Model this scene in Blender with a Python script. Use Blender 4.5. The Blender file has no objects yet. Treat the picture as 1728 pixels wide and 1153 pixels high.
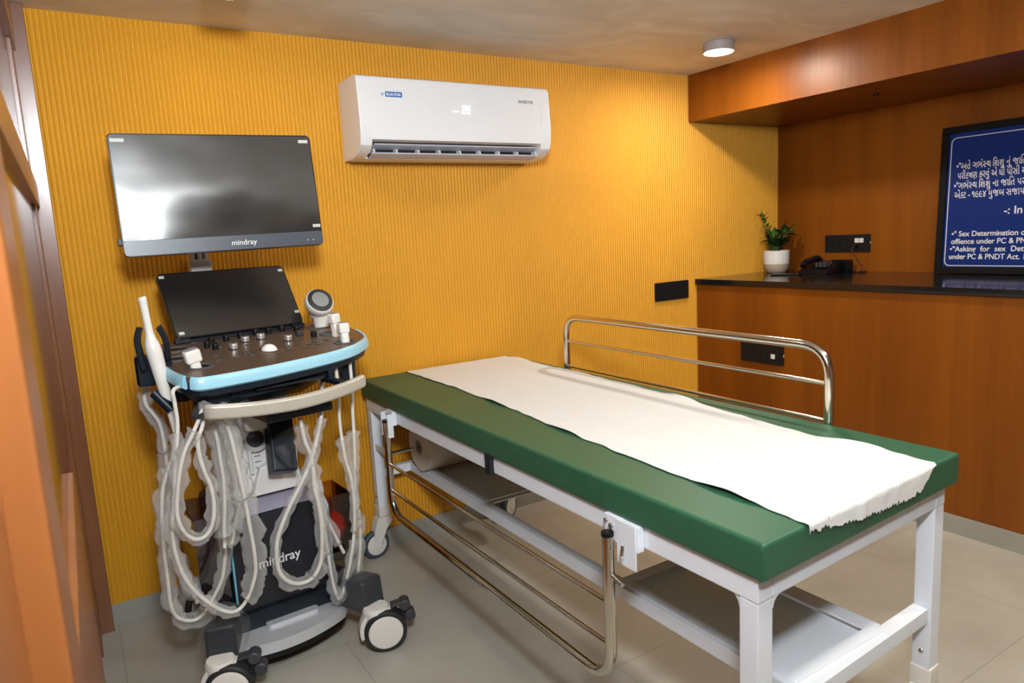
import bpy, bmesh, math, random
from mathutils import Matrix, Vector, noise
R = math.radians
rnd = random.Random(7)
S = bpy.context.scene
COL = S.collection

# ------------------------------------------------------------------ camera, light, exposure
F_PX = 1186.81
YAW, PITCH, ROLL = R(31.858), R(8.6616), R(3.025)
CAM = Vector((0, -2.65, 1.25))
_f = Vector((math.sin(YAW) * math.cos(PITCH), math.cos(YAW) * math.cos(PITCH), -math.sin(PITCH)))
_r = Vector((math.cos(YAW), -math.sin(YAW), 0))
_d = _f.cross(_r)
_r2 = math.cos(ROLL) * _r + math.sin(ROLL) * _d
_d2 = -math.sin(ROLL) * _r + math.cos(ROLL) * _d
cd = bpy.data.cameras.new('camera'); cam = bpy.data.objects.new('camera', cd); COL.objects.link(cam)
cd.sensor_width = 36; cd.lens = F_PX * 36 / 1728; cd.clip_start = .02
m = Matrix.Identity(4)
for i in range(3):
    m[i][0], m[i][1], m[i][2], m[i][3] = _r2[i], -_d2[i], -_f[i], CAM[i]
cam.matrix_world = m
cd.dof.use_dof = True; cd.dof.focus_distance = 2.1; cd.dof.aperture_fstop = 5.6
S.camera = cam
S.view_settings.view_transform = 'Standard'; S.view_settings.look = 'None'
S.view_settings.gamma = 1; S.view_settings.use_curve_mapping = False
S.view_settings.exposure = 0.14
w = bpy.data.worlds.new('world'); S.world = w; w.use_nodes = True
w.node_tree.nodes['Background'].inputs[0].default_value = (.9, .95, 1, 1)
w.node_tree.nodes['Background'].inputs[1].default_value = .1
# the photographer's flash, set high to stand in for its bounce off the ceiling
FLASH_W, LAMP_L = 49.0, 300.0
ld = bpy.data.lights.new('camera_flash', 'AREA'); ld.shape = 'DISK'; ld.size = .30; ld.energy = FLASH_W; ld.color = (.87, .94, 1)
lo = bpy.data.objects.new('camera_flash', ld); COL.objects.link(lo)
lo.location = (.10, -2.70, 1.84)
lo.rotation_euler = (Vector((1.2, -.4, 2.35)) - lo.location).to_track_quat('-Z', 'Y').to_euler()

# ------------------------------------------------------------------ materials
def nodes(name):
    m = bpy.data.materials.new(name); m.use_nodes = True
    n = m.node_tree.nodes; return m, n, m.node_tree.links, n['Principled BSDF']
def mat(name, col, rough=.5, metal=0., var=.06, vs=8., spec=.5, bump=0., bs=200., coat=0., emit=None, es=0.):
    m, n, l, p = nodes(name)
    p.inputs['Roughness'].default_value = rough; p.inputs['Metallic'].default_value = metal
    p.inputs['Specular IOR Level'].default_value = spec; p.inputs['Coat Weight'].default_value = coat
    tc = n.new('ShaderNodeTexCoord'); nz = n.new('ShaderNodeTexNoise'); nz.inputs['Scale'].default_value = vs; nz.inputs['Detail'].default_value = 4
    l.new(tc.outputs['Object'], nz.inputs['Vector'])
    cr = n.new('ShaderNodeValToRGB'); cr.color_ramp.elements[0].position = .3; cr.color_ramp.elements[1].position = .7
    cr.color_ramp.elements[0].color = (*[c * (1 - var) for c in col], 1); cr.color_ramp.elements[1].color = (*[min(1, c * (1 + var)) for c in col], 1)
    l.new(nz.outputs['Fac'], cr.inputs['Fac']); l.new(cr.outputs['Color'], p.inputs['Base Color'])
    if bump:
        b = n.new('ShaderNodeBump'); b.inputs['Strength'].default_value = bump; b.inputs['Distance'].default_value = .002
        z = n.new('ShaderNodeTexNoise'); z.inputs['Scale'].default_value = bs; z.inputs['Detail'].default_value = 3
        l.new(tc.outputs['Object'], z.inputs['Vector']); l.new(z.outputs['Fac'], b.inputs['Height']); l.new(b.outputs['Normal'], p.inputs['Normal'])
    if emit:
        p.inputs['Emission Color'].default_value = (*emit, 1); p.inputs['Emission Strength'].default_value = es
    return m
def wood(name, dark, light, grain='z', rough=.35, coat=.25, sc=1.0, spec=.5):
    m, n, l, p = nodes(name)
    p.inputs['Roughness'].default_value = rough; p.inputs['Coat Weight'].default_value = coat; p.inputs['Coat Roughness'].default_value = rough * .8
    p.inputs['Specular IOR Level'].default_value = spec
    tc = n.new('ShaderNodeTexCoord'); mp = n.new('ShaderNodeMapping')
    v = {'x': (.5, 9, 9), 'y': (9, .5, 9), 'z': (9, 9, .5)}[grain]
    mp.inputs['Scale'].default_value = [a * sc for a in v]
    l.new(tc.outputs['Object'], mp.inputs['Vector'])
    a = n.new('ShaderNodeTexNoise'); a.inputs['Scale'].default_value = .55; a.inputs['Detail'].default_value = 3; a.inputs['Distortion'].default_value = .6
    b = n.new('ShaderNodeTexNoise'); b.inputs['Scale'].default_value = 6; b.inputs['Detail'].default_value = 6
    l.new(mp.outputs[0], a.inputs['Vector']); l.new(mp.outputs[0], b.inputs['Vector'])
    mx = n.new('ShaderNodeMix'); mx.inputs[0].default_value = .25
    l.new(a.outputs['Fac'], mx.inputs[2]); l.new(b.outputs['Fac'], mx.inputs[3])
    cr = n.new('ShaderNodeValToRGB'); cr.color_ramp.elements[0].position = .32; cr.color_ramp.elements[1].position = .68
    cr.color_ramp.elements[0].color = (*dark, 1); cr.color_ramp.elements[1].color = (*light, 1)
    l.new(mx.outputs[0], cr.inputs['Fac']); l.new(cr.outputs['Color'], p.inputs['Base Color'])
    return m
def floor_mat():
    m, n, l, p = nodes('floor_tile')
    tc = n.new('ShaderNodeTexCoord'); nz = n.new('ShaderNodeTexNoise'); nz.inputs['Scale'].default_value = 3; nz.inputs['Detail'].default_value = 7; nz.inputs['Roughness'].default_value = .6
    l.new(tc.outputs['Object'], nz.inputs['Vector'])
    cr = n.new('ShaderNodeValToRGB'); cr.color_ramp.elements[0].position = .3; cr.color_ramp.elements[1].position = .75
    cr.color_ramp.elements[0].color = (.37, .345, .285, 1); cr.color_ramp.elements[1].color = (.49, .465, .395, 1)
    l.new(nz.outputs['Fac'], cr.inputs['Fac'])
    br = n.new('ShaderNodeTexBrick'); br.offset = .5; br.inputs['Scale'].default_value = 1; br.inputs['Mortar Size'].default_value = .0016
    br.inputs['Brick Width'].default_value = 1.2; br.inputs['Row Height'].default_value = .6; br.inputs['Mortar Smooth'].default_value = .2
    br.inputs['Color1'].default_value = (1, 1, 1, 1); br.inputs['Color2'].default_value = (.97, .97, .97, 1); br.inputs['Mortar'].default_value = (.72, .70, .67, 1)
    l.new(tc.outputs['Object'], br.inputs['Vector'])
    mx = n.new('ShaderNodeMix'); mx.data_type = 'RGBA'; mx.blend_type = 'MULTIPLY'; mx.inputs[0].default_value = 1
    l.new(cr.outputs['Color'], mx.inputs[6]); l.new(br.outputs['Color'], mx.inputs[7]); l.new(mx.outputs[2], p.inputs['Base Color'])
    p.inputs['Roughness'].default_value = .42; p.inputs['Specular IOR Level'].default_value = .4
    return m
def ceiling_mat():
    m, n, l, p = nodes('ceiling_plaster')
    tc = n.new('ShaderNodeTexCoord'); mp = n.new('ShaderNodeMapping'); mp.inputs['Scale'].default_value = (1, 2.2, 1); mp.inputs['Rotation'].default_value = (0, 0, .5)
    l.new(tc.outputs['Object'], mp.inputs['Vector'])
    nz = n.new('ShaderNodeTexNoise'); nz.inputs['Scale'].default_value = 2.2; nz.inputs['Detail'].default_value = 6; nz.inputs['Distortion'].default_value = 1.2
    l.new(mp.outputs[0], nz.inputs['Vector'])
    cr = n.new('ShaderNodeValToRGB'); cr.color_ramp.elements[0].position = .3; cr.color_ramp.elements[1].position = .72
    cr.color_ramp.elements[0].color = (.66, .64, .58, 1); cr.color_ramp.elements[1].color = (.86, .85, .81, 1)
    l.new(nz.outputs['Fac'], cr.inputs['Fac']); l.new(cr.outputs['Color'], p.inputs['Base Color']); p.inputs['Roughness'].default_value = .7
    return m
def film_mat(name, opacity=.3, tint=(.92, .92, .9), rough=.12):
    m = bpy.data.materials.new(name); m.use_nodes = True; n = m.node_tree.nodes; l = m.node_tree.links; n.clear()
    out = n.new('ShaderNodeOutputMaterial'); tr = n.new('ShaderNodeBsdfTransparent'); tr.inputs[0].default_value = (.96, .96, .95, 1)
    p = n.new('ShaderNodeBsdfPrincipled'); p.inputs['Base Color'].default_value = (*tint, 1); p.inputs['Roughness'].default_value = rough; p.inputs['Specular IOR Level'].default_value = .8
    tc = n.new('ShaderNodeTexCoord'); nz = n.new('ShaderNodeTexNoise'); nz.inputs['Scale'].default_value = 60; nz.inputs['Detail'].default_value = 5
    l.new(tc.outputs['Object'], nz.inputs['Vector'])
    b = n.new('ShaderNodeBump'); b.inputs['Strength'].default_value = .8; b.inputs['Distance'].default_value = .004
    l.new(nz.outputs['Fac'], b.inputs['Height']); l.new(b.outputs['Normal'], p.inputs['Normal'])
    lw = n.new('ShaderNodeLayerWeight'); lw.inputs['Blend'].default_value = .35
    mr = n.new('ShaderNodeMapRange'); mr.inputs[3].default_value = opacity * .45; mr.inputs[4].default_value = min(1, opacity * 2.2)
    l.new(lw.outputs['Facing'], mr.inputs[0])
    mx = n.new('ShaderNodeMixShader'); l.new(mr.outputs[0], mx.inputs[0]); l.new(tr.outputs[0], mx.inputs[1]); l.new(p.outputs[0], mx.inputs[2]); l.new(mx.outputs[0], out.inputs[0])
    return m
def glass_mat(name, tint, opacity, rough=.05):
    m = bpy.data.materials.new(name); m.use_nodes = True; n = m.node_tree.nodes; l = m.node_tree.links; n.clear()
    out = n.new('ShaderNodeOutputMaterial'); tr = n.new('ShaderNodeBsdfTransparent'); tr.inputs[0].default_value = (*tint, 1)
    p = n.new('ShaderNodeBsdfGlossy'); p.inputs['Color'].default_value = (1, 1, 1, 1); p.inputs['Roughness'].default_value = rough
    fr = n.new('ShaderNodeFresnel'); fr.inputs[0].default_value = 1.5
    mr = n.new('ShaderNodeMath'); mr.operation = 'MAXIMUM'; mr.inputs[1].default_value = opacity; l.new(fr.outputs[0], mr.inputs[0])
    mx = n.new('ShaderNodeMixShader'); l.new(mr.outputs[0], mx.inputs[0]); l.new(tr.outputs[0], mx.inputs[1]); l.new(p.outputs[0], mx.inputs[2]); l.new(mx.outputs[0], out.inputs[0])
    return m
def screen_mat(name, wav, col=(.006, .006, .007), rough=.12, ior=2.2):
    m, n, l, p = nodes(name)
    p.inputs['Base Color'].default_value = (*col, 1); p.inputs['Roughness'].default_value = rough; p.inputs['Specular IOR Level'].default_value = .9
    p.inputs['Coat Weight'].default_value = 1; p.inputs['Coat Roughness'].default_value = rough; p.inputs['Coat IOR'].default_value = ior
    tc = n.new('ShaderNodeTexCoord'); nz = n.new('ShaderNodeTexNoise'); nz.inputs['Scale'].default_value = 4; nz.inputs['Detail'].default_value = 1
    l.new(tc.outputs['Object'], nz.inputs['Vector'])
    b = n.new('ShaderNodeBump'); b.inputs['Strength'].default_value = wav; b.inputs['Distance'].default_value = .05
    l.new(nz.outputs['Fac'], b.inputs['Height']); l.new(b.outputs['Normal'], p.inputs['Normal']); l.new(b.outputs['Normal'], p.inputs['Coat Normal'])
    return m
def pot_mat():
    m, n, l, p = nodes('speckled_pot')
    tc = n.new('ShaderNodeTexCoord'); sp = n.new('ShaderNodeSeparateXYZ'); l.new(tc.outputs['Object'], sp.inputs[0])
    gt = n.new('ShaderNodeMath'); gt.operation = 'GREATER_THAN'; gt.inputs[1].default_value = .048; l.new(sp.outputs[2], gt.inputs[0])
    nz = n.new('ShaderNodeTexVoronoi'); nz.inputs['Scale'].default_value = 190; l.new(tc.outputs['Object'], nz.inputs['Vector'])
    cr = n.new('ShaderNodeValToRGB'); cr.color_ramp.elements[0].position = .18; cr.color_ramp.elements[1].position = .3
    cr.color_ramp.elements[0].color = (.45, .38, .3, 1); cr.color_ramp.elements[1].color = (.82, .79, .74, 1); l.new(nz.outputs['Distance'], cr.inputs['Fac'])
    mx = n.new('ShaderNodeMix'); mx.data_type = 'RGBA'; l.new(gt.outputs[0], mx.inputs[0]); mx.inputs[6].default_value = (.46, .36, .27, 1); l.new(cr.outputs['Color'], mx.inputs[7])
    l.new(mx.outputs[2], p.inputs['Base Color']); p.inputs['Roughness'].default_value = .5
    return m
M = dict(
    yellow=mat('mustard_paint', (.70, .325, .014), .60, var=.04, vs=3),
    lam=wood('veneer_upright', (.160, .042, .003), (.28, .081, .005), 'z', .40, .05, spec=.3),
    lamx=wood('veneer_soffit', (.160, .042, .003), (.28, .081, .005), 'y', .40, .05, spec=.3),
    post=wood('dark_polished_wood', (.17, .055, .018), (.27, .10, .035), 'z', .3, .4),
    stile=wood('flash_brightened_wood', (.27, .085, .020), (.38, .135, .035), 'z', .35, .3),  # the post's wood, lightened: flash brightness is put into the colour
    rail=wood('orange_rail_wood', (.32, .12, .03), (.44, .18, .05), 'y', .35, .3),
    floor=floor_mat(), ceil=ceiling_mat(), white_wall=mat('grey_paint', (.36, .35, .34), .7),
    skirt=mat('skirting_tile', (.34, .33, .28), .35, var=.08, vs=5),
    granite=mat('black_granite', (.008, .008, .009), .12, var=.4, vs=300),
    green=mat('green_leatherette', (.022, .098, .048), .46, var=.05, vs=20, bump=.15, bs=500),
    paper=mat('white_tissue', (.70, .695, .675), .85, var=.02, vs=30, bump=.5, bs=60),
    roll=mat('tissue_roll_side', (.70, .64, .54), .85, var=.03),
    core=mat('cardboard_core', (.5, .45, .42), .7),
    pcoat=mat('white_powder_coat', (.80, .83, .88), .4, var=.02),
    chrome=mat('stainless_tube', (.72, .67, .58), .14, 1.0, var=.02, vs=5),
    steel=mat('zinc_steel', (.6, .58, .55), .3, 1.0, var=.03),
    blackrub=mat('black_rubber', (.015, .016, .018), .55),
    greyrub=mat('blue_grey_rubber', (.045, .065, .09), .5),
    nylon=mat('white_nylon', (.78, .75, .68), .4, var=.02),
    navy=mat('navy_plastic', (.007, .012, .020), .38, var=.05, spec=.35),
    black=mat('black_plastic', (.005, .005, .006), .35, spec=.35),
    charcoal=mat('charcoal_panel', (.014, .015, .021), .42, var=.05, spec=.4),
    bronze=mat('bronze_console_plate', (.17, .125, .095), .38, .6, var=.06, vs=4),
    blue=mat('pale_blue_lip', (.36, .66, .80), .3, var=.02),
    blueline=mat('blue_trim', (.22, .55, .68), .35, var=.02),
    silver=mat('silver_footplate', (.66, .67, .69), .36, .35, var=.03),
    beige=mat('champagne_handle', (.60, .55, .46), .34, .35, var=.02),
    mwhite=mat('machine_white', (.75, .72, .70), .4, var=.02),
    lav=mat('cover_with_flash_sheen', (.30, .28, .36), .3, var=.03),  # smoky purple cover, with the flash's reflection put into its lavender grey
    keycap=mat('key_grey', (.10, .092, .085), .3, .3), cupring=mat('cup_ring_grey', (.075, .072, .075), .45),
    vlens=mat('volume_lens', (.30, .31, .30), .25), pedal=mat('pedal_grey', (.04, .04, .048), .5),
    probe=mat('probe_white', (.82, .78, .72), .35, var=.02),
    lens=mat('probe_lens', (.22, .22, .23), .4),
    gripg=mat('probe_grey_ring', (.035, .036, .042), .45),
    cable=mat('cable_white', (.72, .68, .62), .45, var=.03),
    film=film_mat('clear_film', .24, rough=.09), film2=film_mat('wrapping_film', .05, rough=.08),
    smoke=glass_mat('smoky_acrylic', (.62, .57, .70), .10), smokeb=glass_mat('brown_acrylic', (.80, .62, .52), .07),
    red=mat('red_cloth', (.75, .02, .02), .55),
    acw=mat('ac_white', (.80, .80, .81), .3, var=.01), acl=mat('ac_louver', (.50, .50, .56), .45), dark=mat('recess_dark', (.012, .012, .014), .6),
    logo_blue=mat('logo_blue', (.01, .12, .42), .4), ink=mat('grey_ink', (.22, .22, .23), .5), white_ink=mat('white_ink', (.85, .85, .85), .5),
    digit=mat('display_digit', (.9, .95, 1), .5, emit=(.85, .93, 1), es=.9),
    plate=mat('switch_plate', (.008, .009, .011), .45, spec=.3), plug=mat('switch_white', (.75, .75, .72), .4),
    signblue=mat('sign_blue', (.003, .024, .17), .45, var=.05, vs=1.5, spec=.2), signframe=mat('sign_frame', (.004, .004, .004), .6, spec=.2),
    silverk=mat('silver_knob', (.72, .71, .70), .28, .8, var=.02), ball=mat('trackball_white', (.85, .85, .84), .25),
    leaf=mat('leaf_green', (.05, .15, .02), .45, var=.35, vs=30), leaf_dark=mat('leaf_dark_green', (.016, .06, .016), .45, var=.35, vs=30), stem=mat('stem_green', (.16, .22, .06), .5), soil=mat('soil', (.03, .02, .012), .9, var=.4, vs=200),
    pot=pot_mat(), lampw=mat('lamp_housing', (.36, .32, .31), .45), lampe2=mat('lamp_diffuser_dim', (1, .95, .9), .5, emit=(1, .85, .66), es=LAMP_L * .18), lampe=mat('lamp_diffuser', (1, 1, 1), .5, emit=(1, .93, .82), es=LAMP_L),
    screen=screen_mat('monitor_screen', .16), touch=screen_mat('touch_screen', .0, rough=.28, ior=1.6), chin=mat('monitor_chin', (.05, .058, .075), .35, var=.03),
    tape=mat('clear_tab', (.55, .55, .53), .4), glass=glass_mat('door_glass', (.80, .75, .68), .06, .06), wire=mat('dark_red_wire', (.10, .01, .012), .5),
    strap=mat('black_strap', (.008, .008, .009), .7), seal=mat('putty', (.7, .64, .5), .7),
)

# ------------------------------------------------------------------ mesh helpers
ROOT = {}
def rootmat(o):
    while o.parent: o = o.parent
    return ROOT.get(o.name, Matrix.Identity(4))
class MB:
    """collects shapes in world space (or in the frame xf) and builds ONE mesh object"""
    def __init__(s, xf=None): s.bm = bmesh.new(); s.xf = xf or Matrix.Identity(4)
    def _add(s, b, local=None):
        mt = s.xf @ (local or Matrix.Identity(4))
        vs = [s.bm.verts.new(mt @ v.co) for v in b.verts]
        for v, i in zip(b.verts, range(len(vs))): v.index = i
        for f in b.faces:
            try: s.bm.faces.new([vs[v.index] for v in f.verts])
            except ValueError: pass
        b.free(); return s
    def box(s, lo, hi, bev=0., seg=2, local=None, warp=None):
        b = bmesh.new(); bmesh.ops.create_cube(b, size=1)
        for v in b.verts: v.co = Vector([lo[i] + (v.co[i] + .5) * (hi[i] - lo[i]) for i in range(3)])
        if bev: bmesh.ops.bevel(b, geom=list(b.edges), offset=bev, segments=seg, affect='EDGES', profile=.5)
        if warp:
            for v in b.verts: v.co = warp(v.co)
        return s._add(b, local)
    def prism(s, poly, z0, z1, local=None, bev=0., seg=2):
        """poly in local xy, extruded along local z"""
        b = bmesh.new(); lo = [b.verts.new((x, y, z0)) for x, y in poly]; hi = [b.verts.new((x, y, z1)) for x, y in poly]; n = len(poly)
        b.faces.new(lo[::-1]); b.faces.new(hi)
        for i in range(n): b.faces.new((lo[i], lo[(i + 1) % n], hi[(i + 1) % n], hi[i]))
        if bev:
            es = [e for e in b.edges if abs(e.verts[0].co.z - e.verts[1].co.z) < 1e-9]
            bmesh.ops.bevel(b, geom=es, offset=bev, segments=seg, affect='EDGES', profile=.5)
        bmesh.ops.recalc_face_normals(b, faces=b.faces)
        return s._add(b, local)
    def lathe(s, prof, n=32, local=None):
        b = bmesh.new(); rings = []
        for r, z in prof:
            rings.append([b.verts.new((r * math.cos(2 * math.pi * i / n), r * math.sin(2 * math.pi * i / n), z)) for i in range(n)] if r > 1e-6 else [b.verts.new((0, 0, z))])
        for A, B in zip(rings, rings[1:]):
            for i in range(n):
                j = (i + 1) % n
                q = [A[i % len(A)], A[j % len(A)], B[j % len(B)], B[i % len(B)]]; u = []
                for v in q:
                    if v not in u: u.append(v)
                if len(u) > 2: b.faces.new(u)
        bmesh.ops.recalc_face_normals(b, faces=b.faces)
        return s._add(b, local)
    def cyl(s, p0, p1, r, r2=None, n=24, bev=0.):
        p0, p1 = Vector(p0), Vector(p1); h = (p1 - p0).length; r2 = r if r2 is None else r2
        loc = Matrix.Translation(p0) @ (p1 - p0).to_track_quat('Z', 'Y').to_matrix().to_4x4()
        pr = [(0, 0), (r, 0), (r2, h), (0, h)] if not bev else [(0, 0), (r - bev, 0), (r, bev), (r2, h - bev), (r2 - bev, h), (0, h)]
        return s.lathe(pr, n, loc)
    def tube(s, pts, r, n=10, closed=False, jit=None, flat=1.0):
        b = bmesh.new(); pts = [Vector(p) for p in pts]; N = len(pts)
        rs = r if isinstance(r, (list, tuple)) else [r] * N
        up = None; rings = []
        for i, p in enumerate(pts):
            a = pts[(i - 1) % N] if (closed or i) else p; c = pts[(i + 1) % N] if (closed or i < N - 1) else p
            t = (c - a).normalized()
            if up is None: up = t.orthogonal().normalized()
            up = (up - t * up.dot(t)).normalized() if (up - t * up.dot(t)).length > 1e-6 else t.orthogonal().normalized()
            sd = t.cross(up); ring = []
            for k in range(n):
                an = 2 * math.pi * k / n; rr = rs[i] * (1 + (jit() if jit else 0))
                ring.append(b.verts.new(p + up * math.cos(an) * rr + sd * math.sin(an) * rr * flat))
            rings.append(ring)
        for i in range(N if closed else N - 1):
            A, B = rings[i], rings[(i + 1) % N]
            for k in range(n): b.faces.new((A[k], A[(k + 1) % n], B[(k + 1) % n], B[k]))
        if not closed: b.faces.new(rings[0][::-1]); b.faces.new(rings[-1])
        bmesh.ops.recalc_face_normals(b, faces=b.faces)
        return s._add(b)
    def ball(s, c, r, sc=(1, 1, 1), u=24, v=14, local=None):
        b = bmesh.new(); bmesh.ops.create_uvsphere(b, u_segments=u, v_segments=v, radius=r)
        return s._add(b, (local or Matrix.Identity(4)) @ Matrix.Translation(c) @ Matrix.Diagonal((*sc, 1)))
    def grid(s, fn, nu, nv):
        b = bmesh.new(); g = [[b.verts.new(fn(i / nu, j / nv)) for j in range(nv + 1)] for i in range(nu + 1)]
        for i in range(nu):
            for j in range(nv): b.faces.new((g[i][j], g[i + 1][j], g[i + 1][j + 1], g[i][j + 1]))
        return s._add(b)
    def poly(s, pts):
        b = bmesh.new(); b.faces.new([b.verts.new(p) for p in pts]); return s._add(b)
    def build(s, name, m, parent=None, ang=38, flat=False):
        inv = rootmat(parent).inverted() if parent else Matrix.Identity(4)
        bmesh.ops.transform(s.bm, matrix=inv, verts=s.bm.verts)
        for f in s.bm.faces: f.smooth = not flat
        if not flat:
            for e in s.bm.edges:
                if len(e.link_faces) == 2 and e.calc_face_angle(0) > R(ang): e.smooth = False
        me = bpy.data.meshes.new(name); s.bm.to_mesh(me); s.bm.free(); me.materials.append(m)
        o = bpy.data.objects.new(name, me); COL.objects.link(o)
        if not flat:
            wn = o.modifiers.new('weighted_normal', 'WEIGHTED_NORMAL'); wn.keep_sharp = True
        if parent: o.parent = parent
        return o
def tag(o, label=None, cat=None, group=None, kind=None):
    if label: o['label'] = label
    if cat: o['category'] = cat
    if group: o['group'] = group
    if kind: o['kind'] = kind
    return o
def thing(name, label, cat, mtx, group=None):
    if not isinstance(mtx, Matrix): mtx = Matrix.Translation(mtx)
    o = bpy.data.objects.new(name, None); COL.objects.link(o); o.matrix_world = mtx; o.empty_display_size = .1
    ROOT[o.name] = mtx.copy(); return tag(o, label, cat, group)
def struct(o): return tag(o, kind='structure')
def rz(loc, a): return Matrix.Translation(loc) @ Matrix.Rotation(a, 4, 'Z')
def rrect(x0, y0, x1, y1, r, n=6):
    out = []
    for cx, cy, a0 in ((x1 - r, y1 - r, 0), (x0 + r, y1 - r, 90), (x0 + r, y0 + r, 180), (x1 - r, y0 + r, 270)):
        for i in range(n + 1):
            a = R(a0 + 90 * i / n); out.append((cx + r * math.cos(a), cy + r * math.sin(a)))
    return out
def spline(pts, k=6, closed=False):
    P = [Vector(p) for p in pts]; N = len(P); out = []
    for i in range(N if closed else N - 1):
        g = lambda j: P[j % N] if closed else P[max(0, min(N - 1, j))]
        a, b, c, d = g(i - 1), g(i), g(i + 1), g(i + 2)
        for q in range(k):
            t = q / k
            out.append(.5 * ((2 * b) + (c - a) * t + (2 * a - 5 * b + 4 * c - d) * t * t + (3 * b - a - 3 * c + d) * t ** 3))
    if not closed: out.append(P[-1])
    return out
def fillet(pts, r, n=6):
    P = [Vector(p) for p in pts]; out = [P[0]]
    for a, b, c in zip(P, P[1:], P[2:]):
        u, v = (a - b).normalized(), (c - b).normalized(); p0, p1 = b + u * r, b + v * r
        for i in range(n + 1):
            t = i / n; out.append((1 - t) ** 2 * p0 + 2 * t * (1 - t) * b + t * t * p1)
    out.append(P[-1]); return out
# frame whose local xy plane stands upright facing -y (local x -> x, local y -> z, local z -> -y)
UP = Matrix(((1, 0, 0, 0), (0, 0, -1, 0), (0, 1, 0, 0), (0, 0, 0, 1)))
# faces -x : local x -> -y, local y -> z, local z -> -x
FX = Matrix(((0, 0, -1, 0), (-1, 0, 0, 0), (0, 1, 0, 0), (0, 0, 0, 1)))
def text(name, s, size, mtx, m, parent, bold=0., ext=.0004, align='LEFT', sx=1., shear=0.):
    c = bpy.data.curves.new(name, 'FONT'); c.body = s; c.size = size; c.extrude = ext; c.offset = bold; c.align_x = align; c.shear = shear
    o = bpy.data.objects.new(name, c); COL.objects.link(o)
    bpy.context.view_layer.update()
    me = bpy.data.meshes.new_from_object(o.evaluated_get(bpy.context.evaluated_depsgraph_get()))
    bpy.data.objects.remove(o); bpy.data.curves.remove(c)
    inv = rootmat(parent).inverted() if parent else Matrix.Identity(4)
    me.transform(inv @ mtx @ Matrix.Diagonal((sx, 1, 1, 1))); me.name = name
    me.materials.clear(); me.materials.append(m)
    o = bpy.data.objects.new(name, me); COL.objects.link(o); o.parent = parent; return o

# ------------------------------------------------------------------ room shell
CEIL, XR, XC, XB = 1.996, 3.485, 2.815, 2.772
YB = -4.2
struct(MB().box((-.6, YB, -.06), (XR + .05, .05, 0)).build('floor', M['floor']))
struct(MB().box((-.6, YB, CEIL), (XR + .05, .05, CEIL + .06)).build('ceiling', M['ceil']))
# reeded yellow wall: half round ribs running floor to ceiling
b = MB(); pitch = .0148; x = -.10; prof = []
while x < XR:
    for i in range(8):
        u = i / 8; prof.append((x + pitch * u, -.0045 * (.5 - .5 * math.cos(2 * math.pi * u)) ** 1.5))
    x += pitch
bm = b.bm; lo = [bm.verts.new((px, py, .075)) for px, py in prof]; hi = [bm.verts.new((px, py, CEIL)) for px, py in prof]
for i in range(len(prof) - 1): bm.faces.new((lo[i], lo[i + 1], hi[i + 1], hi[i]))
b.box((-.6, .001, 0), (XR + .05, .06, CEIL))
struct(b.build('wall_back', M['yellow'], ang=50))
struct(MB().box((-.02, -.010, 0), (XC, .0005, .075), .0015).build('baseboard_back', M['skirt']))
struct(MB().box((XR, YB, 0), (XR + .05, .0, CEIL)).build('wall_right', M['lam']))
struct(MB().box((-.6, YB - .05, 0), (XR + .05, YB, CEIL)).build('wall_front', M['white_wall']))
b = MB().box((XB, YB, 1.767), (XR, -.006, CEIL))
struct(b.build('trim_1', M['lam']))
b = MB(); b.cyl((3.05, -.83, 1.767), (3.05, -.83, 1.762), .013, n=20).cyl((3.05, -.83, 1.762), (3.05, -.83, 1.757), .008, n=16)
tag(b.build('sensor', M['black']), 'small round black fitting under the wooden bulkhead', 'fitting')
# counter
cab = thing('counter_cabinet', 'tall wooden counter cabinet along the right wall under the black top', 'cabinet', (XC, -1.5, 0))
MB().box((XC, -3.6, .075), (XR - .002, -.008, .937)).build('body', M['lam'], cab)
MB().box((XC - .006, -3.6, 0), (XR - .01, -.012, .074), .001).build('plinth', M['skirt'], cab)
MB().box((XC - .002, -1.262, .0745), (XC + .002, -1.215, .079), .001).build('putty_strip', M['seal'], cab)
tag(MB().box((XC - .014, -3.6, .938), (XR - .001, -.007, .966), .002).build('countertop', M['granite']), 'glossy black stone countertop on the wooden counter', 'countertop')

# left glazed wooden partition, seen edge-on
d1 = tag(bpy.data.objects.new('door_1', None), kind='structure'); COL.objects.link(d1)
MB().box((-.11, -.045, 0), (-.013, -.008, CEIL), .002).build('post', M['post'], d1)
MB().box((-.115, -2.60, 1.86), (-.045, -.045, CEIL), .002).build('head_rail', M['post'], d1)
MB().box((-.125, -2.60, 1.405), (-.044, -.046, 1.478), .004).build('transom_rail', M['rail'], d1)
MB().box((-.115, -.20, .0), (-.052, -.046, 1.405), .002).build('stile', M['post'], d1)
MB().box((-.115, -.20, 1.478), (-.052, -.046, 1.86), .002).build('stile', M['post'], d1)
MB().box((-.064, -1.95, .76), (-.058, -.20, 1.405)).build('glass_pane', M['glass'], d1)
MB().box((-.064, -1.95, 1.478), (-.058, -.20, 1.86)).build('glass_pane', M['glass'], d1)
MB().box((-.105, -1.95, 0), (-.045, -.75, .755), .004).build('lower_panel', M['stile'], d1)
MB().box((-.115, -2.04, 0), (-.034, -1.90, 1.404), .006).build('stile', M['stile'], d1)
MB().box((-.125, -2.55, 0), (-.060, -2.04, 1.404), .006).build('stile', M['stile'], d1)
struct(MB().box((-.6, YB, 0), (-.13, .0, CEIL)).build('wall_left', M['post']))

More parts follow.
